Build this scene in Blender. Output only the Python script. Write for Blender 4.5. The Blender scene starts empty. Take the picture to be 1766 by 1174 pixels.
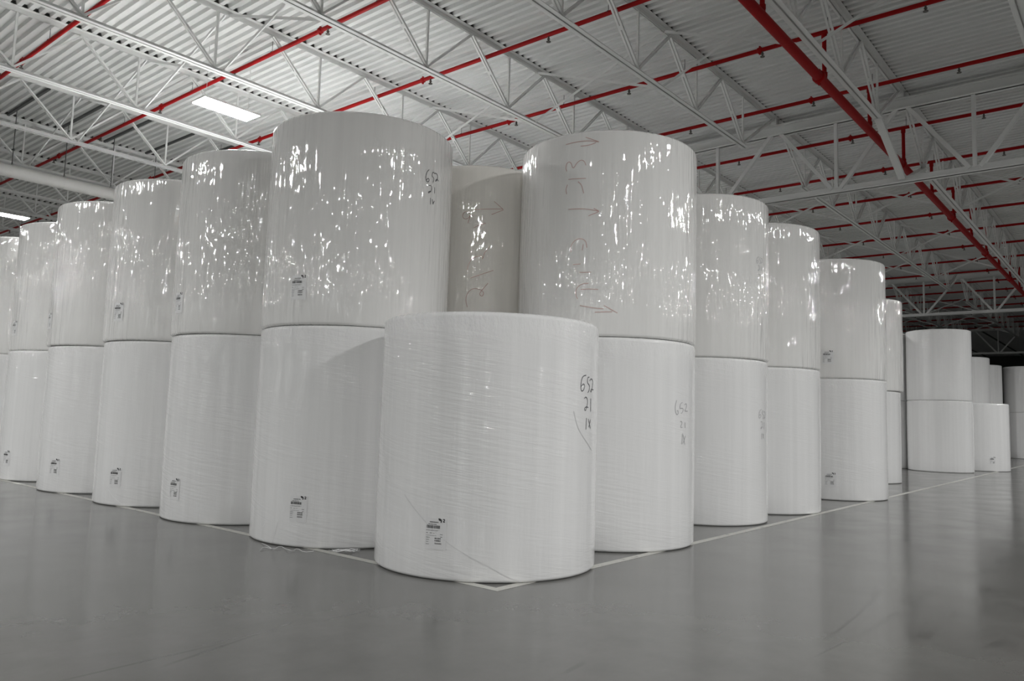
import bpy, bmesh, math, random
from mathutils import Vector, Matrix
random.seed(7)
PI = math.pi
scene = bpy.context.scene
COL = scene.collection

# ------------------------------------------------------------------ camera
cam_d = bpy.data.cameras.new('camera')
cam_d.sensor_width = 36.0
cam_d.lens = 1333.5 / 1766 * 36.0
cam_d.clip_end = 400
cam = bpy.data.objects.new('camera', cam_d)
COL.objects.link(cam)
CR = Vector((0.63748351, -0.76986559, 0.0303603))
CU = Vector((-0.09271962, -0.03753798, 0.99498441))
CF = Vector((0.7648646, 0.63710114, 0.09531149))
cam.matrix_world = Matrix(((CR.x, CU.x, -CF.x, -5.30774821), (CR.y, CU.y, -CF.y, -4.50139475),
                           (CR.z, CU.z, -CF.z, 1.54617756), (0, 0, 0, 1)))
scene.camera = cam
# ------------------------------------------------------------------ world, exposure
w = bpy.data.worlds.new('world')
scene.world = w
w.use_nodes = True
w.node_tree.nodes['Background'].inputs[0].default_value = (0.05, 0.05, 0.05, 1)
w.node_tree.nodes['Background'].inputs[1].default_value = 0.2
vs = scene.view_settings
vs.view_transform = 'Standard'
vs.look = 'None'
vs.gamma = 1
scene.cycles.caustics_reflective = False
scene.cycles.sample_clamp_indirect = 2.0
vs.exposure = 2.52
LAMP = 62.0          # lens strength of a lit fixture
DECK = 9.36          # underside of the roof deck


# ------------------------------------------------------------------ materials
def new_mat(name):
    m = bpy.data.materials.new(name)
    m.use_nodes = True
    nt = m.node_tree
    return m, nt, nt.nodes['Principled BSDF']


def node(nt, kind, **kw):
    n = nt.nodes.new(kind)
    for k, v in kw.items():
        setattr(n, k, v)
    return n


def plain(name, col, rough=0.5, metal=0.0, var=0.0, scale=3.0):
    m, nt, b = new_mat(name)
    b.inputs['Base Color'].default_value = (*col, 1)
    b.inputs['Roughness'].default_value = rough
    b.inputs['Metallic'].default_value = metal
    if var:
        tc = node(nt, 'ShaderNodeTexCoord')
        nz = node(nt, 'ShaderNodeTexNoise')
        nz.inputs['Scale'].default_value = scale
        nz.inputs['Detail'].default_value = 5
        mr = node(nt, 'ShaderNodeMapRange')
        mr.inputs[3].default_value = 1 - var
        mr.inputs[4].default_value = 1 + var * 0.4
        mx = node(nt, 'ShaderNodeMix', data_type='RGBA', blend_type='MULTIPLY')
        mx.inputs[0].default_value = 1
        mx.inputs[6].default_value = (*col, 1)
        nt.links.new(tc.outputs['Object'], nz.inputs['Vector'])
        nt.links.new(nz.outputs['Fac'], mr.inputs[0])
        nt.links.new(mr.outputs[0], mx.inputs[7])
        nt.links.new(mx.outputs[2], b.inputs['Base Color'])
    return m


def film_paper(name, upper, col):
    """white tissue paper under a glossy stretch film: the film is the coat and carries its own wrinkles"""
    m, nt, b = new_mat(name)
    L = nt.links.new
    uv = node(nt, 'ShaderNodeUVMap')
    info = node(nt, 'ShaderNodeObjectInfo')
    off = node(nt, 'ShaderNodeMath', operation='MULTIPLY')
    off.inputs[1].default_value = 57.0
    L(info.outputs['Random'], off.inputs[0])
    add = node(nt, 'ShaderNodeVectorMath', operation='ADD')
    L(uv.outputs[0], add.inputs[0])
    comb = node(nt, 'ShaderNodeCombineXYZ')
    L(off.outputs[0], comb.inputs[0])
    L(off.outputs[0], comb.inputs[2])
    L(comb.outputs[0], add.inputs[1])

    def noise(sx, sy, detail=3, rough=0.55, dist=0.0, shear=0.0):
        src = add.outputs[0]
        if shear:
            k = node(nt, 'ShaderNodeVectorMath', operation='DOT_PRODUCT')
            k.inputs[1].default_value = (shear, 1, 0)
            L(src, k.inputs[0])
            s3 = node(nt, 'ShaderNodeSeparateXYZ')
            L(src, s3.inputs[0])
            c3 = node(nt, 'ShaderNodeCombineXYZ')
            L(s3.outputs[0], c3.inputs[0])
            L(k.outputs['Value'], c3.inputs[1])
            L(s3.outputs[2], c3.inputs[2])
            src = c3.outputs[0]
        v = node(nt, 'ShaderNodeVectorMath', operation='MULTIPLY')
        v.inputs[1].default_value = (sx, sy, 1)
        L(src, v.inputs[0])
        n = node(nt, 'ShaderNodeTexNoise')
        n.inputs['Scale'].default_value = 1
        n.inputs['Detail'].default_value = detail
        n.inputs['Roughness'].default_value = rough
        n.inputs['Distortion'].default_value = dist
        L(v.outputs[0], n.inputs['Vector'])
        return n.outputs['Fac']

    def mul(a, bb):
        x = node(nt, 'ShaderNodeMath', operation='MULTIPLY')
        L(a, x.inputs[0])
        if isinstance(bb, float):
            x.inputs[1].default_value = bb
        else:
            L(bb, x.inputs[1])
        return x.outputs[0]

    def plus(a, bb):
        x = node(nt, 'ShaderNodeMath', operation='ADD')
        L(a, x.inputs[0])
        L(bb, x.inputs[1])
        return x.outputs[0]

    def ramp(a, lo, hi, o0=0.0, o1=1.0):
        r = node(nt, 'ShaderNodeMapRange')
        r.inputs[1].default_value = lo
        r.inputs[2].default_value = hi
        r.inputs[3].default_value = o0
        r.inputs[4].default_value = o1
        L(a, r.inputs[0])
        return r.outputs[0]

    sep = node(nt, 'ShaderNodeSeparateXYZ')
    L(uv.outputs[0], sep.inputs[0])
    if upper:
        patch = ramp(noise(1.6, 0.9, 2), 0.38, 0.64, 0.45, 1.0)
        streak = plus(mul(noise(16, 1.2, 1, 0.45), 0.038), mul(noise(36, 2.6, 1, 0.5), 0.008))
        crumple = mul(noise(20, 6, 1, 0.5), 0.0075)
        h = plus(mul(streak, patch), mul(crumple, patch))
        h = plus(h, mul(noise(5, 2, 2), 0.005))
    else:
        band = ramp(noise(0.7, 1.8, 2), 0.42, 0.62, 0.12, 1.0)
        wr = plus(mul(noise(2.2, 46, 3, 0.5, 0.6), 0.0032), mul(noise(1.6, 30, 2, 0.5, 0.4, 0.16), 0.0075))
        h = mul(wr, band)
        h = plus(h, mul(noise(24, 3, 2), 0.003))
        rim = ramp(sep.outputs[1], 2.2, 2.46, 0.0, 1.0)
        h = plus(h, mul(mul(noise(28, 12, 3), 0.02), rim))
        h = plus(h, mul(noise(4, 1.5, 2), 0.005))
    bump = node(nt, 'ShaderNodeBump')
    bump.inputs['Strength'].default_value = 1.0
    bump.inputs['Distance'].default_value = 1.0
    L(h, bump.inputs['Height'])
    L(bump.outputs[0], b.inputs['Coat Normal'])
    soft = node(nt, 'ShaderNodeBump')
    soft.inputs['Strength'].default_value = 0.10 if upper else 0.35
    soft.inputs['Distance'].default_value = 1.0
    L(h, soft.inputs['Height'])
    L(soft.outputs[0], b.inputs['Normal'])
    # faint vertical tone bands of the wound paper
    tone = ramp(noise(9, 0.15, 3), 0.3, 0.7, 0.95, 1.02)
    mx = node(nt, 'ShaderNodeMix', data_type='RGBA', blend_type='MULTIPLY')
    mx.inputs[0].default_value = 1
    mx.inputs[6].default_value = (*col, 1)
    L(tone, mx.inputs[7])
    L(mx.outputs[2], b.inputs['Base Color'])
    b.inputs['Roughness'].default_value = 0.7
    b.inputs['Specular IOR Level'].default_value = 0.25
    b.inputs['Coat Weight'].default_value = 1.0 if upper else 0.85
    b.inputs['Coat Roughness'].default_value = 0.025 if upper else 0.045
    b.inputs['Coat IOR'].default_value = 1.75
    return m


M = {}
M['film_up'] = film_paper('film_over_paper_streaked', True, (0.83, 0.823, 0.806))
M['film_low'] = film_paper('film_over_paper_rippled', False, (0.83, 0.828, 0.824))
M['film_warm'] = film_paper('film_over_bounce_tinted_paper', True, (0.92, 0.895, 0.84))  # warm light bounced between the stacks is put into the paper colour
M['steel'] = plain('white_painted_steel', (0.80, 0.81, 0.80), 0.45)


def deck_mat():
    """white sprayed deck; its colour is darkened in narrow strips over the joist chords"""
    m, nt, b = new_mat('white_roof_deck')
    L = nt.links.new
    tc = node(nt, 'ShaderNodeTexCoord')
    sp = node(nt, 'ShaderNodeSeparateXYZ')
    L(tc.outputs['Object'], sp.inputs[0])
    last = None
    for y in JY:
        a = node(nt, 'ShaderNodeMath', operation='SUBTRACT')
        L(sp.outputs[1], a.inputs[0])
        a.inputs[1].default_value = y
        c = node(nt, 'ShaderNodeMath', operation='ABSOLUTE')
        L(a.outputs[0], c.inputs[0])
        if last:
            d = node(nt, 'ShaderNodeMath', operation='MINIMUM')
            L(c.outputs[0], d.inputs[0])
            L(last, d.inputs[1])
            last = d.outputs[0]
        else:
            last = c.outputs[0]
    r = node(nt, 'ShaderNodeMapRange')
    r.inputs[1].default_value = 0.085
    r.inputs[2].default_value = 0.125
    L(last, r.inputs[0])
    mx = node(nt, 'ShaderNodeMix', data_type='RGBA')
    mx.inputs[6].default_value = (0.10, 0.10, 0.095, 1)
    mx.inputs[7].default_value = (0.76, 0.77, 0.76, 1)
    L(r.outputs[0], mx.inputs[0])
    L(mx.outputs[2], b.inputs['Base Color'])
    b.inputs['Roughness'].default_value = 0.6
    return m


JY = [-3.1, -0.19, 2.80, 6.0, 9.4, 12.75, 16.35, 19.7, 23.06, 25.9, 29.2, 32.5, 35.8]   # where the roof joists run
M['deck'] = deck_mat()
M['red'] = plain('red_pipe_paint', (0.33, 0.002, 0.003), 0.55)
M['red'].node_tree.nodes['Principled BSDF'].inputs['Specular IOR Level'].default_value = 0.2
M['dark'] = plain('dark_bare_metal', (0.07, 0.074, 0.074), 0.5)
M['brass'] = plain('dull_metal', (0.12, 0.11, 0.10), 0.4, 0.6)
M['duct'] = plain('white_duct', (0.66, 0.66, 0.64), 0.45)
M['housing'] = plain('white_fixture_housing', (0.75, 0.75, 0.75), 0.4)
M['wall'] = plain('grey_wall_panel', (0.42, 0.43, 0.42), 0.7, var=0.1, scale=0.3)
M['wall_dimmed'] = plain('dimmed_wall_panel', (0.06, 0.062, 0.055), 0.7)  # dimness of the unlit far end is put into this wall's colour
M['label'] = plain('label_paper', (0.75, 0.75, 0.75), 0.45)
M['ink'] = plain('black_print', (0.03, 0.03, 0.032), 0.5)
M['marker'] = plain('black_marker', (0.08, 0.08, 0.09), 0.5)
M['marker_faint'] = plain('worn_black_marker', (0.42, 0.42, 0.43), 0.5)
M['redmark'] = plain('red_crayon', (0.56, 0.36, 0.33), 0.6)
M['film_edge'] = plain('film_edge', (0.86, 0.86, 0.86), 0.12)
M['film_fold'] = plain('film_fold', (0.66, 0.66, 0.66), 0.3)


def emit(name, s, col=(1, 1, 0.995)):
    m, nt, b = new_mat(name)
    b.inputs['Base Color'].default_value = (0.9, 0.9, 0.9, 1)
    b.inputs['Emission Color'].default_value = (*col, 1)
    b.inputs['Emission Strength'].default_value = s
    m.cycles.emission_sampling = 'FRONT'
    return m


M['lens'] = emit('lit_lens', LAMP)


def floor_mat():
    m, nt, b = new_mat('sealed_grey_concrete')
    L = nt.links.new
    tc = node(nt, 'ShaderNodeTexCoord')

    def noise(scale, detail=4, vec=None, rough=0.55):
        n = node(nt, 'ShaderNodeTexNoise')
        n.inputs['Scale'].default_value = scale
        n.inputs['Detail'].default_value = detail
        n.inputs['Roughness'].default_value = rough
        L(vec if vec else tc.outputs['Object'], n.inputs['Vector'])
        return n.outputs['Fac']

    def ramp(a, lo, hi, o0, o1):
        r = node(nt, 'ShaderNodeMapRange')
        for i, v in enumerate((lo, hi, o0, o1)):
            r.inputs[i + 1].default_value = v
        L(a, r.inputs[0])
        return r.outputs[0]

    def mul(a, c):
        x = node(nt, 'ShaderNodeMath', operation='MULTIPLY')
        L(a, x.inputs[0])
        L(c, x.inputs[1])
        return x.outputs[0]

    big = ramp(noise(0.35, 4), 0.3, 0.7, 0.87, 1.08)
    mid = ramp(noise(2.6, 8, None, 0.65), 0.3, 0.7, 0.91, 1.06)

    def scratches(rot, sx, sy, half, dark, seed):
        mp = node(nt, 'ShaderNodeMapping')
        mp.inputs['Rotation'].default_value = (0, 0, rot)
        mp.inputs['Scale'].default_value = (sx, sy, 1)
        mp.inputs['Location'].default_value = (seed, seed * 2.3, seed)
        L(tc.outputs['Object'], mp.inputs['Vector'])
        d = node(nt, 'ShaderNodeMath', operation='SUBTRACT')
        L(noise(1.0, 0, mp.outputs[0], 0.4), d.inputs[0])
        d.inputs[1].default_value = 0.5
        a = node(nt, 'ShaderNodeMath', operation='ABSOLUTE')
        L(d.outputs[0], a.inputs[0])
        line = ramp(a.outputs[0], half * 0.4, half, 1.0, 0.0)
        mask = ramp(noise(0.7 + 0.1 * seed, 3), 0.52, 0.62, 0.0, 1.0)
        m1 = mul(line, mask)
        return ramp(m1, 0.0, 1.0, 1.0, dark)

    sc = mul(scratches(0.35, 0.07, 0.9, 0.0045, 0.76, 1.0), mul(scratches(-0.5, 0.09, 1.2, 0.005, 0.80, 2.0), scratches(1.25, 0.08, 1.0, 0.0045, 0.80, 3.0)))
    fac = mul(mul(big, mid), sc)
    mx = node(nt, 'ShaderNodeMix', data_type='RGBA', blend_type='MULTIPLY')
    mx.inputs[0].default_value = 1
    mx.inputs[6].default_value = (0.132, 0.131, 0.124, 1)
    L(fac, mx.inputs[7])
    L(mx.outputs[2], b.inputs['Base Color'])
    L(ramp(noise(1.3, 5), 0.3, 0.7, 0.12, 0.19), b.inputs['Roughness'])
    bp = node(nt, 'ShaderNodeBump')
    bp.inputs['Strength'].default_value = 0.02
    bp.inputs['Distance'].default_value = 0.004
    L(noise(5, 3), bp.inputs['Height'])
    L(bp.outputs[0], b.inputs['Normal'])
    b.inputs['Specular IOR Level'].default_value = 0.5
    return m


M['floor'] = floor_mat()


def line_mat():
    m, nt, b = new_mat('worn_white_floor_paint')
    L = nt.links.new
    tc = node(nt, 'ShaderNodeTexCoord')
    n = node(nt, 'ShaderNodeTexNoise')
    n.inputs['Scale'].default_value = 9
    n.inputs['Detail'].default_value = 6
    n.inputs['Roughness'].default_value = 0.65
    L(tc.outputs['Object'], n.inputs['Vector'])
    r = node(nt, 'ShaderNodeMapRange')
    r.inputs[1].default_value = 0.36
    r.inputs[2].default_value = 0.42
    L(n.outputs['Fac'], r.inputs[0])
    mx = node(nt, 'ShaderNodeMix', data_type='RGBA')
    mx.inputs[6].default_value = (0.26, 0.26, 0.25, 1)
    mx.inputs[7].default_value = (0.52, 0.515, 0.48, 1)
    L(r.outputs[0], mx.inputs[0])
    L(mx.outputs[2], b.inputs['Base Color'])
    b.inputs['Roughness'].default_value = 0.45
    return m


M['line'] = line_mat()


# ------------------------------------------------------------------ helpers
class MB:
    """collects boxes, bars and tubes into one mesh"""

    def __init__(self):
        self.v, self.f = [], []

    def add(self, vs, fs):
        o = len(self.v)
        self.v += [tuple(p) for p in vs]
        self.f += [tuple(i + o for i in q) for q in fs]

    def box(self, x0, x1, y0, y1, z0, z1):
        self.add([(x, y, z) for z in (z0, z1) for y in (y0, y1) for x in (x0, x1)],
                 [(0, 2, 3, 1), (4, 5, 7, 6), (0, 1, 5, 4), (2, 6, 7, 3), (0, 4, 6, 2), (1, 3, 7, 5)])

    def bar(self, p, q, wd, ht, side=None):
        """rectangular bar from p to q, wd along side, ht across"""
        p, q = Vector(p), Vector(q)
        d = (q - p).normalized()
        s = Vector(side) if side else d.orthogonal()
        s = (s - d * s.dot(d)).normalized()
        u = d.cross(s)
        a, c = s * wd / 2, u * ht / 2
        self.add([e + i * a + j * c for e in (p, q) for i, j in ((-1, -1), (1, -1), (1, 1), (-1, 1))],
                 [(0, 3, 2, 1), (4, 5, 6, 7), (0, 1, 5, 4), (1, 2, 6, 5), (2, 3, 7, 6), (3, 0, 4, 7)])

    def tube(self, pts, r, n=12, caps=True):
        pts = [Vector(p) for p in pts]
        rs = r if isinstance(r, (list, tuple)) else [r] * len(pts)
        rings = []
        d0 = (pts[1] - pts[0]).normalized()
        ref = d0.orthogonal().normalized()
        for i, p in enumerate(pts):
            a = pts[max(i - 1, 0)]
            b = pts[min(i + 1, len(pts) - 1)]
            d = (b - a).normalized()
            ref = (ref - d * ref.dot(d)).normalized()
            u = d.cross(ref)
            rings.append([p + (ref * math.cos(t) + u * math.sin(t)) * rs[i] for t in (2 * PI * k / n for k in range(n))])
        fs = []
        for i in range(len(pts) - 1):
            for k in range(n):
                fs.append((i * n + k, i * n + (k + 1) % n, (i + 1) * n + (k + 1) % n, (i + 1) * n + k))
        if caps:
            fs.append(tuple(range(n - 1, -1, -1)))
            fs.append(tuple((len(pts) - 1) * n + k for k in range(n)))
        self.add([v for rg in rings for v in rg], fs)

    def mesh(self, name, mat, smooth=False):
        me = bpy.data.meshes.new(name)
        me.from_pydata(self.v, [], self.f)
        me.materials.append(M[mat])
        if smooth:
            me.polygons.foreach_set('use_smooth', [True] * len(me.polygons))
            me.set_sharp_from_angle(angle=math.radians(40))
        me.update()
        return me


def link(name, data, parent=None, loc=(0, 0, 0), rotz=0.0):
    o = bpy.data.objects.new(name, data)
    o.location = loc
    o.rotation_euler = (0, 0, rotz)
    if parent:
        o.parent = parent
    COL.objects.link(o)
    return o


def tag(o, label, cat, group=None):
    o['label'] = label
    o['category'] = cat
    if group:
        o['group'] = group
    return o


def struct(name, mb, mat, smooth=False):
    o = link(name, mb.mesh(name, mat, smooth))
    o['kind'] = 'structure'
    return o


# ------------------------------------------------------------------ setting
X0, X1, Y0, Y1 = -36.0, 92.0, -36.0, 54.0
mb = MB(); mb.box(X0, X1, Y0, Y1, -0.2, 0)
struct('floor', mb, 'floor')
mb = MB()
ncor = int((X1 - X0) / 0.2032)
prof = []
for i in range(ncor):
    x = X0 + i * 0.2032
    prof += [(x, DECK), (x + 0.085, DECK), (x + 0.105, DECK + 0.076), (x + 0.185, DECK + 0.076)]
prof.append((X0 + ncor * 0.2032, DECK))
vv = [(x, y, z) for (x, z) in prof for y in (Y0, Y1)]
mb.add(vv, [(2 * i, 2 * i + 1, 2 * i + 3, 2 * i + 2) for i in range(len(prof) - 1)])
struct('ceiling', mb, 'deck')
for nm, b in (('wall_west', (X0 - .2, X0, Y0, Y1)), ('wall_east', (X1 - .4, X1 - .2, Y0, Y1)),
              ('wall_south', (X0, X1, Y0 - .2, Y0)), ('wall_north', (X0, X1, Y1, Y1 + .2))):
    mb = MB(); mb.box(*b, 0, DECK + .1)
    struct(nm, mb, 'wall_dimmed' if nm == 'wall_east' else 'wall')
mb = MB()
LW = 0.10
mb.add([(0, 0, .0012), (64, 0, .0012), (64, LW, .0012), (LW, LW, .0012), (LW, 46, .0012), (0, 46, .0012)],
       [(0, 1, 2, 3), (0, 3, 4, 5)])
struct('floor_line', mb, 'line')

# ------------------------------------------------------------------ roof steel
ZB = 8.046           # underside of joist bottom chords
GX = [-10.4, 13.9, 38.2, 62.5]
PAN = 2.435


def angles(mbx, x0, x1, y, z, leg, up, gap=0.026, t=0.008):
    """two steel angles back to back along x; horizontal legs at z"""
    for s in (-1, 1):
        ya, yb = y + s * gap / 2, y + s * (gap / 2 + leg)
        mbx.box(x0, x1, min(ya, yb), max(ya, yb), z, z + t) if up > 0 else mbx.box(x0, x1, min(ya, yb), max(ya, yb), z - t, z)
        yc, yd = y + s * gap / 2, y + s * (gap / 2 + t)
        mbx.box(x0, x1, min(yc, yd), max(yc, yd), *((z, z + leg) if up > 0 else (z - leg, z)))


def dbl(p, q, wd, gap):
    m_ = MB()
    for s in (-1, 1):
        o = Vector((0, s * (gap / 2 + wd / 2), 0))
        m_.bar(Vector(p) + o, Vector(q) + o, wd, wd, (0, 1, 0))
    a, b_ = Vector(p), Vector(q)
    for t in (0.5,):
        c = a.lerp(b_, t)
        d = (b_ - a).normalized() * 0.04
        m_.bar(c - d, c + d, gap + wd * 2, wd * 1.15, (0, 1, 0))
    return m_


ztop, zbot = DECK - 0.10, ZB + 0.07
me_diag_r = dbl((0, 0, zbot), (PAN / 2, 0, ztop), 0.038, 0.026).mesh('web_diagonal', 'steel')
me_diag_l = dbl((0, 0, zbot), (-PAN / 2, 0, ztop), 0.038, 0.026).mesh('web_diagonal_back', 'steel')
mb = MB(); mb.box(-.02, .02, -.02, .02, zbot, ztop)
me_vert = mb.mesh('web_vertical', 'steel')


def joist_meshes(bay):
    xs, xe = GX[bay] + 0.02, GX[bay + 1] - 0.02
    if bay == 0:
        bots = [11.79 - PAN * k for k in range(9)]
    else:
        bots = [GX[bay] + 2.11 + PAN * k for k in range(9)]
    b0, b1 = min(bots), max(bots)
    t = MB(); angles(t, xs, xe, 0, DECK, 0.095, -1)
    bt = MB(); angles(bt, b0 - 0.18, b1 + 0.18, 0, ZB, 0.08, 1)
    e0 = dbl((b0, 0, zbot), (xs + 0.3, 0, ztop), 0.04, 0.03)
    e1 = dbl((b1, 0, zbot), (xe - 0.3, 0, ztop), 0.04, 0.03)
    seat = MB()
    seat.box(0, 0.16, -.07, .07, DECK - 0.17, DECK - 0.002)
    return dict(top=t.mesh('joist_top_chord', 'steel'), bot=bt.mesh('joist_bottom_chord', 'steel'),
                e0=e0.mesh('end_web', 'steel'), e1=e1.mesh('end_web', 'steel'), seat=seat.mesh('bearing_seat', 'steel'), bots=bots, xs=xs, xe=xe)


ordinal = ['first', 'second', 'third', 'fourth', 'fifth', 'sixth', 'seventh', 'eighth', 'ninth', 'tenth', 'eleventh', 'twelfth', 'thirteenth']
for bay, idx in ((0, range(0, 13)), (1, range(0, 6)), (2, range(1, 6))):
    jm = joist_meshes(bay)
    for i in idx:
        r = link('roof_joist', None, loc=(0, JY[i], 0))
        if i == 0:
            lab = 'white open-web roof joist beyond the red main pipe over the open aisle, %s' % ['near bay', 'middle bay'][bay]
        elif i == 1:
            lab = 'white open-web roof joist beside the thick red main pipe, %s' % ['near bay', 'middle bay', 'far bay'][bay]
        else:
            lab = 'white open-web roof joist, %s from the thick red main pipe, %s' % (ordinal[i - 1], ['near bay', 'middle bay', 'far bay'][bay])
        tag(r, lab, 'roof joist', 'open-web roof joists')
        link('top_chord', jm['top'], r)
        link('bottom_chord', jm['bot'], r)
        link('bearing_seat', jm['seat'], r, (jm['xs'], 0, 0))
        link('bearing_seat', jm['seat'], r, (jm['xe'] - 0.16, 0, 0))
        link('end_web', jm['e0'], r)
        link('end_web', jm['e1'], r)
        for k, x in enumerate(jm['bots']):
            if bay == 0 and x < -3.5:
                continue
            link('web_vertical', me_vert, r, (x, 0, 0))
            link('web_diagonal', me_diag_r, r, (x, 0, 0)) if x + PAN / 2 < GX[bay + 1] - 0.4 and k != (0 if bay == 0 else 8) else None
            link('web_diagonal', me_diag_l, r, (x, 0, 0)) if k != (8 if bay == 0 else 0) else None
        if i == 1:
            for s, gx in ((-1, GX[bay + 1]), (1, GX[bay])):
                if gx < 0:
                    continue
                bm_ = MB()
                bx = (max if s < 0 else min)(jm['bots'])
                bm_.bar((bx, 0, ZB + 0.03), (gx + s * 0.12, 0, 7.27), 0.15, 0.08, (0, 1, 0))
                link('bottom_chord_brace', bm_.mesh('bottom_chord_brace', 'steel'), r)

# girders across the joists
GT, GBZ = 9.185, 7.18


def girder(gx, y0, y1, hubs, lab):
    r = link('roof_girder', None, loc=(gx, 0, 0))
    tag(r, lab, 'girder', 'deep steel girders carrying the joists')
    t = MB()
    for s in (-1, 1):
        t.box(min(s * .015, s * .135), max(s * .015, s * .135), y0, y1, GT - .016, GT)
        t.box(min(s * .015, s * .03), max(s * .015, s * .03), y0, y1, GT - .25, GT)
        t.box(min(s * .015, s * .135), max(s * .015, s * .135), y0, y1, GT - .25, GT - .235)
    link('top_chord', t.mesh('girder_top_chord', 'steel'), r)
    t = MB()
    for s in (-1, 1):
        t.box(min(s * .015, s * .125), max(s * .015, s * .125), y0, y1, GBZ, GBZ + .014)
        t.box(min(s * .015, s * .03), max(s * .015, s * .03), y0, y1, GBZ, GBZ + .15)
    link('bottom_chord', t.mesh('girder_bottom_chord', 'steel'), r)
    for a, b in zip(hubs[:-1], hubs[1:]):
        m_ = (a + b) / 2
        for y in (a, b):
            d = MB()
            d.bar((0, y + (0.12 if y < m_ else -0.12), GT - .22), (0, m_ + (0.1 if y > m_ else -0.1), GBZ + .1), .10, .09, (1, 0, 0))
            link('web_diagonal', d.mesh('girder_web', 'steel'), r)
        d = MB(); d.box(-.045, .045, m_ - .04, m_ + .04, GBZ + .1, GT - .2)
        link('web_vertical', d.mesh('girder_vertical', 'steel'), r)


girder(GX[1], -7, 24, [-6.1] + JY[:9], 'nearest deep white steel girder crossing under the joists above the stack row')
girder(GX[2], -6, 18, JY[0:7], 'second deep white steel girder, farther off, crossing just above the far roll stacks')
girder(GX[3], -4, 18, JY[0:7], 'farthest deep steel girder in the dim part of the roof')

# cross bracing between neighbouring joists
brace_spots = [(2.2, 3), (2.2, 4), (2.2, 5), (2.2, 6), (7.85, 0), (7.85, 1), (7.85, 2), (7.85, 3), (7.85, 4), (7.85, 5),
               (20.6, 0), (20.6, 1), (20.6, 2), (20.6, 3), (26.5, 1), (26.5, 2), (32.3, 1), (32.3, 2), (45.0, 2), (45.0, 3), (51, 2), (51, 3), (56.8, 2), (56.8, 3)]
rown = {2.2: 'row over tallest stacks', 7.85: 'row before nearest girder', 20.6: 'row past nearest girder', 26.5: 'mid row, middle bay',
        32.3: 'row before second girder', 45.0: 'first row, far bay', 51: 'mid row, far bay', 56.8: 'last row, far bay'}
for x, i in brace_spots:
    ya, yb = JY[i], JY[i + 1]
    r = link('cross_brace', None, loc=(x, (ya + yb) / 2, 0))
    h = (yb - ya) / 2 - 0.03
    where = 'just inside the red main' if i <= 1 else 'in the %s joist gap from the red main' % ordinal[i - 1]
    if i == 0:
        where = 'on the aisle side of the red main'
    tag(r, 'crossed white braces %s, %s' % (where, rown[x]), 'brace', 'crossed braces between joists')
    for s, dx in ((1, 0.0), (-1, 0.05)):
        m_ = MB()
        m_.bar((dx, -s * h, ztop), (dx, s * h, ZB + 0.06), 0.006, 0.055, (1, 0, 0))
        m_.bar((dx + .025, -s * h, ztop + .02), (dx + .025, s * h, ZB + 0.08), 0.05, 0.006, (1, 0, 0))
        link('brace_bar', m_.mesh('brace_bar', 'steel'), r)

# ------------------------------------------------------------------ sprinkler pipes
ZP = 8.995
BX = [0.30, 3.42, 6.22, 9.25, 12.28, 15.28, 18.45] + [21.5 + 3.02 * k for k in range(14)]
coup = MB(); coup.tube([(0, -.05, 0), (0, -.03, 0), (0, .03, 0), (0, .05, 0)], [.05, .062, .062, .05], 12); coup.box(-.02, .02, -.015, .015, .05, .085); coup.box(-.02, .02, -.015, .015, -.085, -.05)
me_coup = coup.mesh('pipe_coupling', 'red', True)
hd = MB(); hd.tube([(0, 0, -.03), (0, 0, -.08), (0, 0, -.085), (0, 0, -.10)], [.018, .018, .03, .03], 10)
hd.tube([(0, 0, -.10), (0, 0, -.14)], .016, 8); hd.tube([(0, 0, -.14), (0, 0, -.152)], [.045, .045], 12)
me_head = hd.mesh('sprinkler_head', 'brass')
hg = MB()
hg.tube([(0.047 * math.cos(t), 0, 0.047 * math.sin(t) + .0) for t in [PI * k / 8 - 0 for k in range(9)]], .006, 6)
hg.tube([(0, 0, .047), (0, 0, DECK - ZP - .09)], .006, 6)
me_hang = hg.mesh('pipe_hanger', 'dark')
gaps = [(a + b) / 2 for a, b in zip(JY[:-1], JY[1:])]
for n, x in enumerate(BX):
    ylo = -9.0 if x < 22 else (-6.0 if x < 40 else -3.0)
    yhi = 40 if x < 10 else (24 if x < 22 else 20)
    r = link('sprinkler_branch_pipe', None, loc=(x, 0, ZP))
    tag(r, ('thin red sprinkler pipe crossing the roof, %s before the nearest girder' % ordinal[4 - n]) if n < 5 else
        ('thin red sprinkler pipe crossing the roof, %s past the nearest girder' % (ordinal[n - 5] if n - 5 < 8 else ordinal[0] + ' of the dim ones')) if n < 13 else
        'thin red sprinkler pipe past the second girder, %s of them counting away' % ordinal[n - 13], 'sprinkler pipe', 'thin red sprinkler pipes')
    m_ = MB(); m_.tube([(0, ylo, 0), (0, yhi, 0)], .043, 14)
    link('pipe', m_.mesh('branch_pipe', 'red', True), r)
    for y in [1.36, 7.95, 14.5, 21.0, 27.5]:
        if ylo < y < yhi:
            link('coupling', me_coup, r, (0, y, 0))
    for gi, g in enumerate(gaps):
        if ylo < g < yhi and (n < 10 or gi < 5):
            link('sprinkler_head', me_head, r, (0, g, 0))
    for j in JY:
        if ylo < j + .22 < yhi and n < 8:
            link('pipe_hanger', me_hang, r, (0, j + .22, 0))

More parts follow.
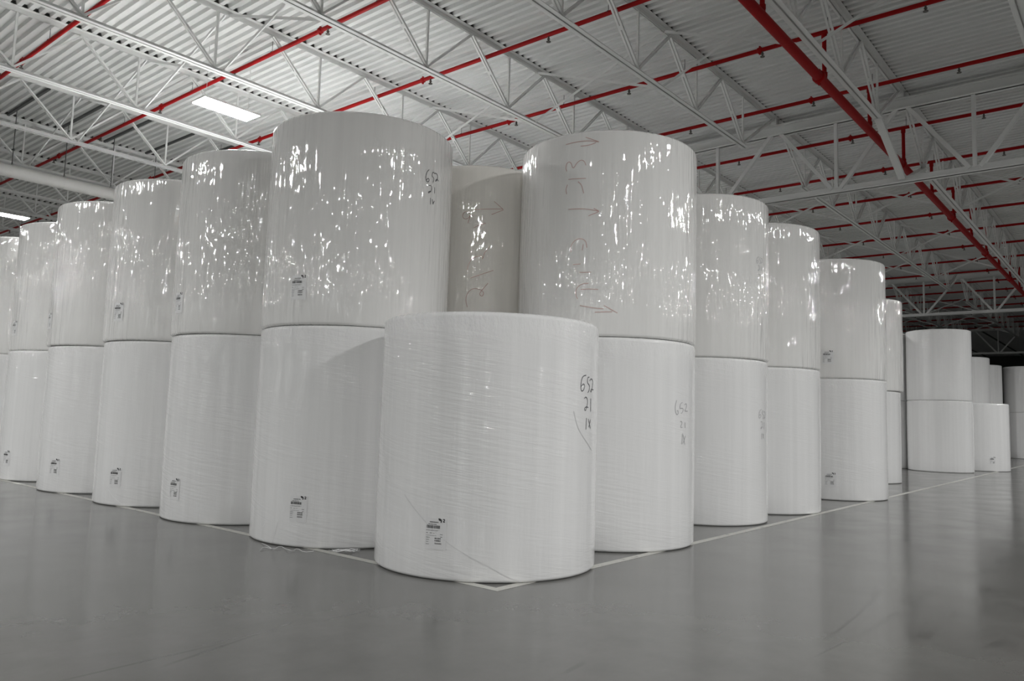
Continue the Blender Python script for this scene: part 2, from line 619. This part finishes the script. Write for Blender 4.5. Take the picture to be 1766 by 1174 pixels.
MY, MZ = 0.10, 7.99
r = link('sprinkler_main_pipe', None, loc=(0, MY, MZ))
tag(r, 'thick red sprinkler main pipe running lengthwise under the roof', 'sprinkler pipe')
m_ = MB(); m_.tube([(-9, 0, 0), (66, 0, 0)], .088, 20)
link('main_pipe', m_.mesh('main_pipe', 'red', True), r)
m_ = MB(); m_.tube([(-.07, 0, 0), (-.045, 0, 0), (.045, 0, 0), (.07, 0, 0)], [.095, .118, .118, .095], 20)
m_.box(-.03, .03, -.02, .02, .10, .15); m_.box(-.03, .03, -.02, .02, -.15, -.10)
me_fl = m_.mesh('flange', 'red', True)
for k in range(10):
    link('flange', me_fl, r, (8.95 + 6.1 * (k - 1), 0, 0))
m_ = MB(); m_.tube([(0, 0, .06), (0, 0, .12), (0, 0, .13), (0, 0, .20), (0, 0, .21), (0, 0, ZP - MZ - .14), (0, 0, ZP - MZ - .13), (0, 0, ZP - MZ - .046)],
                   [.05, .05, .055, .055, .04, .04, .052, .052], 12)
me_ris = m_.mesh('riser', 'red', True)
for x in BX[:16]:
    link('riser', me_ris, r, (x, 0, 0))

# ------------------------------------------------------------------ round duct with its rods and dark channels
DYY, DZZ, DR = 18.8, 7.61, 0.17
r = link('round_duct', None, loc=(0, DYY, DZZ))
tag(r, 'long white round duct hanging on rods below the roof behind the lamp-side stacks', 'duct')
m_ = MB(); m_.tube([(-6, 0, 0), (22, 0, 0)], DR, 24)
link('duct_tube', m_.mesh('duct_tube', 'duct', True), r)
m_ = MB(); m_.tube([(-.02, 0, 0), (.02, 0, 0)], DR + .006, 24)
me_band = m_.mesh('hanger_band', 'duct', True)
m_ = MB(); m_.bar((0, -.06, DR - .02), (0, 0, DR + .12), .012, .012); m_.bar((0, .06, DR - .02), (0, 0, DR + .12), .012, .012)
m_.tube([(0, 0, DR + .1), (0, 0, DECK - .085 - DZZ)], .011, 8)
me_rod = m_.mesh('hanger_rod', 'dark')
SX = [-2.2, -0.95, 0.45, 1.55, 2.84, 4.10, 5.35, 6.6, 7.85]
for x in SX:
    link('hanger_band', me_band, r, (x, 0, 0))
    link('hanger_rod', me_rod, r, (x, 0, 0))
m_ = MB(); m_.box(-.028, .028, JY[6] + .2, JY[7] - .2, DECK - .06, DECK - .002)
me_ch = m_.mesh('strut_channel', 'dark')
for k, x in enumerate(SX[2:]):
    o = link('strut_channel', me_ch, None, (x, 0, 0))
    tag(o, 'dark metal channel fixed under the roof deck, %s one along the white round duct' % ordinal[k], 'channel', 'dark channels over the duct')

# ------------------------------------------------------------------ lamps
LZ = 8.0
m_ = MB(); m_.box(-.655, .655, -.275, .275, .012, .05)
m_.add([(-.655, -.275, .05), (.655, -.275, .05), (.655, .275, .05), (-.655, .275, .05), (-.60, -.10, .11), (.60, -.10, .11), (.60, .10, .11), (-.60, .10, .11)],
       [(0, 1, 5, 4), (1, 2, 6, 5), (2, 3, 7, 6), (3, 0, 4, 7), (4, 5, 6, 7)])
for s in (-1, 1):
    m_.box(-.655, .655, min(s * .275, s * .285), max(s * .275, s * .285), -.005, .05)
me_house = m_.mesh('lamp_housing', 'housing')
m_ = MB()
for ya, yb in ((-.27, -.006), (.006, .27)):
    m_.add([(-.65, ya, .010), (-.65, yb, .010), (.65, yb, .010), (.65, ya, .010)], [(0, 1, 2, 3)])
me_lens = m_.mesh('lamp_lens', 'lens')
m_ = MB()
for s in (-1, 1):
    m_.tube([(s * .5, 0, .105), (s * .5, 0, DECK - LZ)], .005, 6)
me_wire = m_.mesh('lamp_wire', 'steel')
for iy, y in enumerate((-26.5, -8.6, 10.9, 26.45, 44.5)):  # first row unseen, added to brighten ceiling and rolls on the pipe side
    for ix in range(-3, 4):
        if ix == 3 and y > 0:
            continue
        x = 3.2 + 12.2 * ix + (0.6 if iy >= 3 else -0.5 if iy < 2 else 0)
        r = link('ceiling_lamp', None, loc=(x, y, LZ))
        if (ix, iy) == (0, 2):
            lab = 'bright rectangular ceiling lamp hanging above the tallest-looking stacks, the nearer lit one'
        elif (ix, iy) == (0, 3):
            lab = 'bright rectangular ceiling lamp farther off above the end of the lamp-side stack row'
        else:
            lab = 'rectangular ceiling lamp lighting the hall from outside the view'
        tag(r, lab, 'lamp', 'ceiling lamps')
        link('lamp_housing', me_house, r)
        link('lamp_lens', me_lens, r)
        link('hanger_wire', me_wire, r)

# ------------------------------------------------------------------ paper rolls
H = 2.5
MARKS = {"F":[[[-1.4569,1.963],[-1.5017,1.954],[-1.5271,1.929],[-1.539,1.89],[-1.5444,1.845],[-1.5381,1.807],[-1.5195,1.798],[-1.4945,1.815],[-1.4782,1.855],[-1.4934,1.874],[-1.5197,1.866],[-1.5344,1.845]],[[-1.3928,1.948],[-1.4255,1.943],[-1.4302,1.903],[-1.423,1.881],[-1.3894,1.87],[-1.3811,1.841],[-1.4,1.801],[-1.4193,1.79]],[[-1.3813,1.91],[-1.3634,1.93],[-1.3327,1.934],[-1.3026,1.911],[-1.3089,1.864],[-1.3271,1.824],[-1.3494,1.793],[-1.3579,1.813],[-1.3355,1.83],[-1.2829,1.823]],[[-1.4825,1.729],[-1.4603,1.746],[-1.4297,1.734],[-1.4179,1.696],[-1.4325,1.65],[-1.4526,1.608],[-1.475,1.617],[-1.47,1.636],[-1.4446,1.647],[-1.4025,1.641]],[[-1.3496,1.734],[-1.3463,1.6]],[[-1.434,1.534],[-1.4417,1.421]],[[-1.3977,1.528],[-1.3473,1.431]],[[-1.344,1.522],[-1.3844,1.444]]],"R1lo":[[[-1.7329,1.781],[-1.7583,1.702],[-1.7486,1.63],[-1.7259,1.602],[-1.703,1.619],[-1.7083,1.658],[-1.7266,1.651]],[[-1.6246,1.756],[-1.666,1.744],[-1.6799,1.678],[-1.629,1.69],[-1.6068,1.674],[-1.6281,1.634],[-1.6541,1.623]],[[-1.5848,1.728],[-1.555,1.749],[-1.529,1.729],[-1.5539,1.682],[-1.5837,1.655],[-1.5073,1.654]],[[-1.6678,1.525],[-1.6371,1.528],[-1.6315,1.502],[-1.6668,1.453],[-1.6254,1.456]],[[-1.5696,1.516],[-1.5685,1.447]],[[-1.6189,1.384],[-1.633,1.253]],[[-1.6076,1.365],[-1.5712,1.246]],[[-1.5547,1.355],[-1.6115,1.26]]],"L1up":[[[-1.5107,4.493],[-1.5391,4.462],[-1.5588,4.4],[-1.553,4.347],[-1.5292,4.327],[-1.5035,4.352],[-1.5084,4.38],[-1.5316,4.376],[-1.5498,4.348]],[[-1.4192,4.471],[-1.439,4.484],[-1.4568,4.472],[-1.4653,4.428],[-1.4313,4.414],[-1.4295,4.381],[-1.4429,4.352]],[[-1.423,4.47],[-1.4043,4.485],[-1.3714,4.479],[-1.357,4.451],[-1.3753,4.405],[-1.4019,4.374],[-1.3917,4.405],[-1.3676,4.416],[-1.3409,4.403]],[[-1.5074,4.295],[-1.4838,4.305],[-1.4618,4.293],[-1.46,4.26],[-1.4797,4.227],[-1.5059,4.199],[-1.5133,4.211],[-1.4937,4.228],[-1.4655,4.228]],[[-1.408,4.302],[-1.4069,4.227]],[[-1.4722,4.151],[-1.4699,4.069]],[[-1.4427,4.144],[-1.4242,4.083]],[[-1.4039,4.133],[-1.432,4.086]]],"R1up":[[[-3.0392,4.882],[-2.9166,4.894],[-2.7825,4.892],[-2.6717,4.866]],[[-2.8162,4.939],[-2.6763,4.87]],[[-2.8667,4.833],[-2.7721,4.833],[-2.7034,4.861]],[[-3.0207,4.539],[-3.0345,4.586],[-3.0231,4.64],[-2.9922,4.657],[-2.9661,4.63],[-2.9548,4.573],[-2.9347,4.57],[-2.9111,4.622],[-2.8633,4.66],[-2.8249,4.644],[-2.8049,4.587]],[[-2.9976,4.434],[-2.9072,4.43],[-2.8019,4.423]],[[-3.0142,4.253],[-3.0261,4.316],[-3.0065,4.369]],[[-2.8869,4.391],[-2.8476,4.347],[-2.8321,4.28],[-2.8219,4.24]],[[-2.9892,4.057],[-2.8801,4.053],[-2.767,4.038],[-2.6573,4.005]],[[-2.7122,4.046],[-2.6619,4.011]],[[-2.7655,3.956],[-2.6618,4.0]],[[-2.9444,3.523],[-2.9535,3.579],[-2.9301,3.642],[-2.8823,3.682],[-2.816,3.677],[-2.7826,3.632],[-2.7768,3.566]],[[-2.8147,3.612],[-2.8245,3.536]],[[-2.9244,3.369],[-2.8382,3.372]],[[-2.8503,3.269],[-2.7258,3.266]],[[-2.7507,3.133],[-2.8057,3.133],[-2.8613,3.105],[-2.8886,3.042],[-2.8777,2.977],[-2.8629,2.949]],[[-2.8322,3.061],[-2.7313,3.066],[-2.6505,3.057]],[[-2.8378,2.868],[-2.7093,2.838],[-2.5936,2.825]],[[-2.5898,2.865],[-2.4517,2.779]],[[-2.6815,2.785],[-2.5049,2.793]]],"M":[[[-2.5264,4.322],[-2.5744,4.358],[-2.6204,4.313],[-2.6104,4.249],[-2.5551,4.24],[-2.5178,4.295],[-2.5109,4.322],[-2.5456,4.185]],[[-2.4737,4.377],[-2.1128,4.413]],[[-2.2285,4.512],[-2.1044,4.408]],[[-2.2546,4.318],[-2.1042,4.403]],[[-2.4736,4.114],[-2.4055,4.162],[-2.3213,4.191]],[[-2.5327,3.519],[-2.52,3.609],[-2.4688,3.7],[-2.3467,3.732],[-2.3528,3.678]],[[-2.3454,3.688],[-2.3249,3.779],[-2.2576,3.874]],[[-2.4907,3.408],[-2.2085,3.532]],[[-2.5167,3.003],[-2.5431,3.109],[-2.5156,3.216],[-2.4406,3.272],[-2.348,3.249],[-2.316,3.207],[-2.3375,3.152],[-2.3768,3.185],[-2.3477,3.24],[-2.2661,3.352]]],"R2lo":[[[-1.62,1.741],[-1.659,1.734],[-1.6819,1.715],[-1.6934,1.682],[-1.6995,1.644],[-1.6951,1.612],[-1.6792,1.605],[-1.6572,1.618],[-1.6419,1.651],[-1.6544,1.667],[-1.6774,1.661],[-1.6908,1.645]],[[-1.5656,1.726],[-1.5937,1.722],[-1.5992,1.69],[-1.5938,1.671],[-1.5657,1.661],[-1.5599,1.637],[-1.5773,1.604],[-1.5939,1.595]],[[-1.5574,1.694],[-1.5415,1.71],[-1.5155,1.712],[-1.4917,1.692],[-1.499,1.654],[-1.5157,1.621],[-1.5354,1.596],[-1.5417,1.612],[-1.5224,1.626],[-1.48,1.619]],[[-1.6497,1.546],[-1.6302,1.56],[-1.6046,1.549],[-1.5961,1.517],[-1.6099,1.479],[-1.6283,1.444],[-1.6469,1.452],[-1.6421,1.468],[-1.6202,1.476],[-1.5853,1.471]],[[-1.538,1.547],[-1.5407,1.437]],[[-1.6152,1.382],[-1.6255,1.288]],[[-1.5854,1.377],[-1.5484,1.296]],[[-1.5421,1.372],[-1.5777,1.307]]],"R2up":[[[-1.7307,4.106],[-1.7616,4.097],[-1.7801,4.079],[-1.7895,4.054],[-1.7945,4.025],[-1.7909,4.001],[-1.7779,3.997],[-1.7601,4.01],[-1.7479,4.036],[-1.7578,4.047],[-1.7764,4.04],[-1.7873,4.026]],[[-1.6896,4.101],[-1.7105,4.095],[-1.7146,4.07],[-1.7106,4.057],[-1.6896,4.053],[-1.6853,4.035],[-1.6981,4.009],[-1.7106,4.0]],[[-1.6836,4.078],[-1.6722,4.092],[-1.6541,4.097],[-1.6383,4.084],[-1.643,4.055],[-1.6542,4.028],[-1.6678,4.008],[-1.6722,4.019],[-1.6587,4.032],[-1.6306,4.031]],[[-1.754,3.957],[-1.7386,3.969],[-1.7187,3.965],[-1.7122,3.942],[-1.7227,3.912],[-1.737,3.883],[-1.7517,3.887],[-1.7479,3.899],[-1.7307,3.908],[-1.704,3.909]],[[-1.6696,3.971],[-1.6714,3.888]],[[-1.7267,3.838],[-1.7346,3.767]],[[-1.704,3.838],[-1.6767,3.782]],[[-1.6723,3.839],[-1.6981,3.787]]],"edgeF":[[[-1.6383,1.6],[-1.5675,1.401],[-1.2985,1.207]],[[3.1126,0.753],[-3.0549,0.637],[-2.8862,0.478],[-2.7382,0.355],[-2.5798,0.256],[-2.385,0.155],[-2.2103,0.044],[-2.1206,0.017]],[[2.7357,1.118],[2.805,0.987],[2.8911,0.888]]],"edgeL3":[[[-2.9737,0.306],[-2.8563,0.173],[-2.7221,0.073],[-2.6629,0.042]]],"edgeL1":[[[2.7955,0.766],[2.8867,0.694],[3.0371,0.607]],[[3.1385,0.246],[3.0739,0.137],[3.0695,0.051],[3.1236,0.021]],[[-2.9624,0.276],[-2.9927,0.181],[-3.0049,0.088],[-3.0485,0.014]]]}
body_cache = {}


def roll_mesh(R, mat, H=2.5):
    key = (round(R, 3), mat, H)
    if key in body_cache:
        return body_cache[key]
    N = 160
    prof = [(0.09, 0.12), (0.09, 0.0), (R - .10, 0.0), (R - .04, 0.002)]
    rb, rt = 0.035, 0.05
    for k in range(1, 6):
        a = PI / 2 * k / 5
        prof.append((R - rb + rb * math.sin(a), rb - rb * math.cos(a)))
    for k in range(1, 8):
        prof.append((R + 0.003 * math.sin(PI * k / 8), rb + (H - rb - rt) * k / 8))
    for k in range(0, 7):
        a = PI / 2 * k / 6
        prof.append((R - rt + rt * math.cos(a), H - rt + rt * math.sin(a)))
    prof += [(R - .12, H), (0.09, H), (0.09, H - .15)]
    bm = bmesh.new()
    uvl = bm.loops.layers.uv.new('UVMap')
    rings = []
    for k in range(N):
        t = 2 * PI * k / N
        wob = 0.002 * math.sin(3 * t + 1) + 0.001 * math.sin(7 * t)
        rings.append([bm.verts.new(((r_ + (wob if r_ > .5 else 0)) * math.cos(t), (r_ + (wob if r_ > .5 else 0)) * math.sin(t), z)) for r_, z in prof])
    S = [0.0]
    for (a, b), (c, d) in zip(prof[:-1], prof[1:]):
        S.append(S[-1] + math.hypot(c - a, d - b))
    base = S[8] - prof[8][1]
    for k in range(N):
        A, B = rings[k], rings[(k + 1) % N]
        for j in range(len(prof) - 1):
            f = bm.faces.new((A[j], B[j], B[j + 1], A[j + 1]))
            f.smooth = True
            for lp, (kk, jj) in zip(f.loops, ((k, j), (k + 1, j), (k + 1, j + 1), (k, j + 1))):
                lp[uvl].uv = (2 * PI * kk / N * R, S[jj] - base)
    me = bpy.data.meshes.new('roll_body')
    bm.to_mesh(me)
    bm.free()
    me.materials.append(M[mat])
    body_cache[key] = me
    return me


def on_roll(R, th, z, off):
    w_ = 0.002 * math.sin(3 * th + 1) + 0.001 * math.sin(7 * th)
    rr = R + w_ + 0.003 * math.sin(PI * min(max(z / H, 0), 1)) + off
    return (rr * math.cos(th), rr * math.sin(th), z)


def strokes_mesh(name, strokes, R, z0, width, mat, off=0.003):
    m_ = MB()
    for st in strokes:
        pts = []
        last = None
        for th, z in st:
            if last is not None:
                while th - last > PI: th -= 2 * PI
                while th - last < -PI: th += 2 * PI
            last = th
            pts.append((th * R, z - z0))
        # smooth the polyline, then lay a ribbon along it
        for _ in range(2):
            if len(pts) > 2:
                q = [pts[0]]
                for a, b in zip(pts[:-1], pts[1:]):
                    q += [(a[0] * .75 + b[0] * .25, a[1] * .75 + b[1] * .25), (a[0] * .25 + b[0] * .75, a[1] * .25 + b[1] * .75)]
                pts = q + [pts[-1]]
        fine = []
        for a, b in zip(pts[:-1], pts[1:]):
            n = max(1, int(math.hypot(b[0] - a[0], b[1] - a[1]) / 0.03))
            fine += [(a[0] + (b[0] - a[0]) * i / n, a[1] + (b[1] - a[1]) * i / n) for i in range(n)]
        fine.append(pts[-1])
        L_, R_ = [], []
        for i, p in enumerate(fine):
            a, b = fine[max(i - 1, 0)], fine[min(i + 1, len(fine) - 1)]
            dx, dy = b[0] - a[0], b[1] - a[1]
            l = math.hypot(dx, dy) or 1
            nx, ny = -dy / l * width / 2, dx / l * width / 2
            L_.append(on_roll(R, (p[0] + nx) / R, p[1] + ny, off))
            R_.append(on_roll(R, (p[0] - nx) / R, p[1] - ny, off))
        n = len(fine)
        m_.add(L_ + R_, [(i, i + 1, n + i + 1, n + i) for i in range(n - 1)])
    return m_.mesh(name, mat)


def patch(m_, R, th, z, off, x0, x1, y0, y1):
    """a small curved rectangle: x across (metres from th, to the viewer's right), y up from z"""
    n = max(1, int(abs(x1 - x0) / 0.03))
    vs_ = []
    for i in range(n + 1):
        x = x0 + (x1 - x0) * i / n
        for y in (y0, y1):
            vs_.append(on_roll(R, th + x / R, z + y, off))
    m_.add(vs_, [(2 * i, 2 * i + 2, 2 * i + 3, 2 * i + 1) for i in range(n)])


rl = random.Random(3)


def label_on(root, R, th, z):
    W_, Hh_ = 0.215, 0.285
    m_ = MB(); patch(m_, R, th, z, .003, -W_ / 2, W_ / 2, -Hh_ / 2, Hh_ / 2)
    lab = link('shipping_label', m_.mesh('shipping_label', 'label'), root)
    p = MB()
    P = lambda a, b, c, d: patch(p, R, th, z, .0045, a, b, c, d)
    ox, oy = -W_ / 2, Hh_ / 2
    s = W_ / 580 * 1.02             # label drawn on a 580 x 820 grid from its upper edge

    def q(x0, y0, x1, y1):
        P(ox + x0 * s, ox + x1 * s, oy - y1 * s * .84, oy - y0 * s * .84)
    # barcode
    x = 30
    while x < 395:
        wbar = rl.choice((6, 8, 12, 18))
        q(x, 205, min(x + wbar, 400), 295)
        x += wbar + rl.choice((5, 6, 8, 12))
    # small print lines
    for (x0, x1, y, h) in ((115, 355, 100, 26), (75, 310, 165, 20), (20, 340, 355, 9), (20, 400, 340, 5), (20, 75, 425, 16), (125, 185, 425, 14), (215, 260, 430, 10), (410, 480, 450, 14),
                           (20, 310, 500, 9), (420, 470, 520, 16), (20, 130, 555, 16), (20, 110, 620, 14), (20, 95, 680, 12), (20, 110, 745, 14)):
        xx = x0
        while xx < x1:
            l = rl.choice((9, 14, 20, 26))
            q(xx, y, min(xx + l, x1), y + h)
            xx += l + 7
    for y in (555, 620, 700):
        x = 265
        while x < 435:
            wbar = rl.choice((5, 7, 12))
            q(x, y, x + wbar, y + 44)
            x += wbar + rl.choice((5, 7, 9))
    link('label_print', p.mesh('label_print', 'ink'), lab)
    # round arrow mark and the number two
    k = s
    st = []

    def g(pts):
        return [(th + (ox + (px) * k) / R, z + oy - py * k * .84) for px, py in pts]
    st.append(g([(352, 10), (400, 12), (432, 40), (438, 75), (420, 118)]))
    st.append(g([(362, 38), (396, 46), (410, 70)]))
    st.append(g([(478, 28), (492, 14), (515, 16), (522, 36), (505, 62), (480, 92), (528, 94)]))
    link('label_mark', strokes_mesh('label_mark', st[:2], R, 0, 0.010, 'ink', .0048), lab)
    link('label_number', strokes_mesh('label_number', st[2:], R, 0, 0.008, 'ink', .0048), lab)


def roll(x, y, lev, R, label, group, mat=None, lab=None, marks=None, fixz=0.0):
    root = link('paper_roll', None, loc=(x, y, lev * H + fixz))
    tag(root, label, 'paper roll', group)
    mat = mat or ('film_up' if lev else 'film_low')
    link('roll_body', roll_mesh(R, mat, H + (0.028 if lev else 0.012 if R == 1.161 else 0)), root)
    if lab:
        label_on(root, R, lab[0], lab[1])
    for (key, part, width, mt) in (marks or []):
        sets = [[q_] for q_ in MARKS[key]] if part == 'film_edge' else [MARKS[key]]
        for q_ in sets:
            link(part, strokes_mesh(part, q_, R, lev * H, width, mt), root)
    return root


LAMPROW, PIPEROW = 'paper rolls of the row along the lamp side', 'paper rolls of the row along the red pipe side'
roll(1.014, 1.049, 0, 1.161, 'white film-wrapped paper roll standing alone at the front corner, 652 21 in black', 'paper rolls at the corner',
     lab=(-2.8331, .421), marks=[('F', 'marker_lettering', .0085, 'marker'), ('edgeF', 'film_edge', .007, 'film_fold')])
# lamp side row: x, y, radius, label angle on the lower and on the upper roll
rows = [('first', 1.016, 3.380, 1.159, -2.7292, -2.862), ('second', .998, 5.672, 1.127, -3.055, 3.06), ('third', 1.05, 7.955, 1.14, -2.8047, -2.944),
        ('fourth', 1.05, 10.25, 1.145, -2.8138, 3.02), ('fifth', 1.194, 12.71, 1.15, -2.9595, -3.097), ('sixth', 1.15, 15.08, 1.15, None, None)]
for nm, x, y, R, a, b in rows:
    first = nm == 'first'
    lowtxt = 'white paper roll on the floor with loose film strands hanging at its foot' if first else \
        'lower white paper roll of the %s stack along the lamp side row' % nm
    uptxt = 'upper shiny-wrapped paper roll with black 652, first stack on the lamp side' if first else \
        'upper shiny-wrapped paper roll of the %s stack along the lamp side row' % nm
    lm = [('edgeL1', 'film_edge', .006, 'film_edge')] if first else [('edgeL3', 'film_edge', .01, 'film_edge')] if nm == 'third' else None
    roll(x, y, 0, R, lowtxt, LAMPROW, lab=(a, .425) if a else None, marks=lm)
    dx, dy = {'first': (-.006, 0), 'second': (-.02, .008), 'third': (-.03, .012), 'fourth': (-.035, .012)}.get(nm, (0.005, 0))
    roll(x + dx, y + dy, 1, R, uptxt, LAMPROW, lab=(b, .433) if b else None,
         marks=[('L1up', 'marker_lettering', .009, 'marker')] if first else None)
# pipe side row
roll(3.361, 1.104, 0, 1.168, 'white paper roll behind the front corner roll, faint 652 21 near its edge', PIPEROW,
     marks=[('R1lo', 'marker_lettering', .009, 'marker_faint')])
roll(3.356, 1.098, 1, 1.168, 'upper shiny-wrapped paper roll marked with red arrows, first stack on the pipe side', PIPEROW,
     marks=[('R1up', 'crayon_lettering', .008, 'redmark')])
roll(6.400, 1.26, 0, 1.092, 'lower white paper roll of the second stack on the pipe side, small faint digits', PIPEROW,
     marks=[('R2lo', 'marker_lettering', .008, 'marker_faint')])
roll(6.408, 1.245, 1, 1.092, 'upper shiny-wrapped paper roll of the second stack on the pipe side', PIPEROW,
     marks=[('R2up', 'marker_lettering', .008, 'marker_faint')])
roll(8.612, 1.16, 0, 1.092, 'lower plain white paper roll of the third stack on the pipe side', PIPEROW)
roll(8.616, 1.155, 1, 1.092, 'upper shiny-wrapped paper roll of the third stack on the pipe side', PIPEROW)
roll(12.36, 1.04, 0, 1.15, 'lower paper roll of the fourth stack on the pipe side, label near floor', PIPEROW, lab=(-2.826, .417))
roll(12.36, 1.035, 1, 1.15, 'upper paper roll of the fourth stack on the pipe side, label low on it', PIPEROW, lab=(-2.8567, .434))
roll(17.96, 2.07, 0, 1.15, 'lower paper roll mostly hidden behind the fourth stack on the pipe side', PIPEROW)
roll(18.01, 2.00, 1, 1.15, 'upper paper roll jutting out behind the fourth stack on the pipe side', PIPEROW)
# inner stack seen between the two rows
INNER = 'paper rolls of the inner stack'
roll(3.325, 3.42, 0, 1.115, 'lower paper roll of the inner stack, hidden behind the front corner roll', INNER)
roll(3.325, 3.41, 1, 1.115, 'warm-tinted paper roll with red scrawls, in the gap between two tall stacks', INNER, mat='film_warm',
     marks=[('M', 'crayon_lettering', .008, 'redmark')])
# the inside of the block, behind the two front rows
for iy in range(6):
    for ix in range(4):
        for lev in (0, 1):
            roll(3.50 + 2.32 * ix, 5.80 + 2.32 * iy, lev, 1.13, 'white paper roll standing inside the block, behind the two front rows of stacks', 'paper rolls inside the block', mat='film_low')
# distant rolls past the gap
FAR = 'distant paper rolls at the far end of the floor line'
roll(26.22, 1.52, 0, 1.05, 'lower roll of the distant two-high stack beside the far floor line', FAR)
roll(26.22, 1.52, 1, 1.05, 'upper roll of the distant two-high stack beside the far floor line', FAR, mat='film_low')
roll(26.55, 3.78, 0, 1.15, 'lower roll of the stack peeking out behind the distant two-high stack', FAR)
roll(26.55, 3.78, 1, 1.15, 'upper roll of the stack peeking out behind the distant two-high stack', FAR, mat='film_low')
roll(28.94, .87, 0, 1.15, 'single distant paper roll with a small label, past the distant two-high stack', FAR, lab=(-2.47, .394))
roll(38.83, 2.84, 0, 1.15, 'lower roll of the stack behind the single distant labelled roll', FAR)
roll(38.83, 2.84, 1, 1.15, 'upper roll showing just above the single distant labelled roll', FAR, mat='film_low')
roll(44.31, 3.04, 0, 1.15, 'lower roll of the second stack behind the single distant labelled roll', FAR)
roll(44.31, 3.04, 1, 1.15, 'narrow strip of a farther upper roll above the single distant labelled roll', FAR, mat='film_low')
roll(46.0, .90, 0, 1.15, 'lower roll of the farthest stack, cut by the picture edge', FAR)
roll(46.0, .90, 1, 1.15, 'upper roll of the farthest stack, cut by the picture edge', FAR, mat='film_low')

# ------------------------------------------------------------------ scraps of film on the floor
FL = [[[-0.437,3.007],[-0.34,3.092],[-0.309,2.954],[-0.181,3.015],[-0.19,2.909],[-0.258,2.745],[-0.216,2.731],[-0.134,2.772],[-0.161,2.608],[-0.108,2.509]],[[-0.186,3.373],[-0.288,3.105],[-0.297,2.999]],[[0.026,2.233],[0.187,2.344],[0.15,2.18],[0.217,2.123]]]
m_ = MB()
for st in FL[:2]:
    pts = [(x, y, .006 + .018 * (i % 2)) for i, (x, y) in enumerate(st)]
    q = [pts[0]]
    for a, b in zip(pts[:-1], pts[1:]):
        q += [tuple(a[k] * .75 + b[k] * .25 for k in range(3)), tuple(a[k] * .25 + b[k] * .75 for k in range(3))]
    q.append(pts[-1])
    m_.tube(q, .003, 6)
o = link('film_strand', m_.mesh('film_strand', 'film_edge', True))
tag(o, 'thin curly strand of wrapping film on the floor at a roll foot', 'film scrap')
m_ = MB()
c = Vector((*FL[2][1], 0))
for k in range(5):
    a = c + Vector((rl.uniform(-.04, .02), rl.uniform(-.04, .04), .004))
    pts = [a + Vector((.05 * (i - 2) + rl.uniform(-.02, .02), -.05 * (i - 2) + rl.uniform(-.02, .02), rl.uniform(.004, .035))) for i in range(5)]
    m_.tube(pts, [.002, .005, .007, .005, .002], 6)
o = link('film_tuft', m_.mesh('film_tuft', 'film_edge', True))
tag(o, 'crumpled tuft of wrapping film on the floor line beside the front corner roll', 'film scrap')
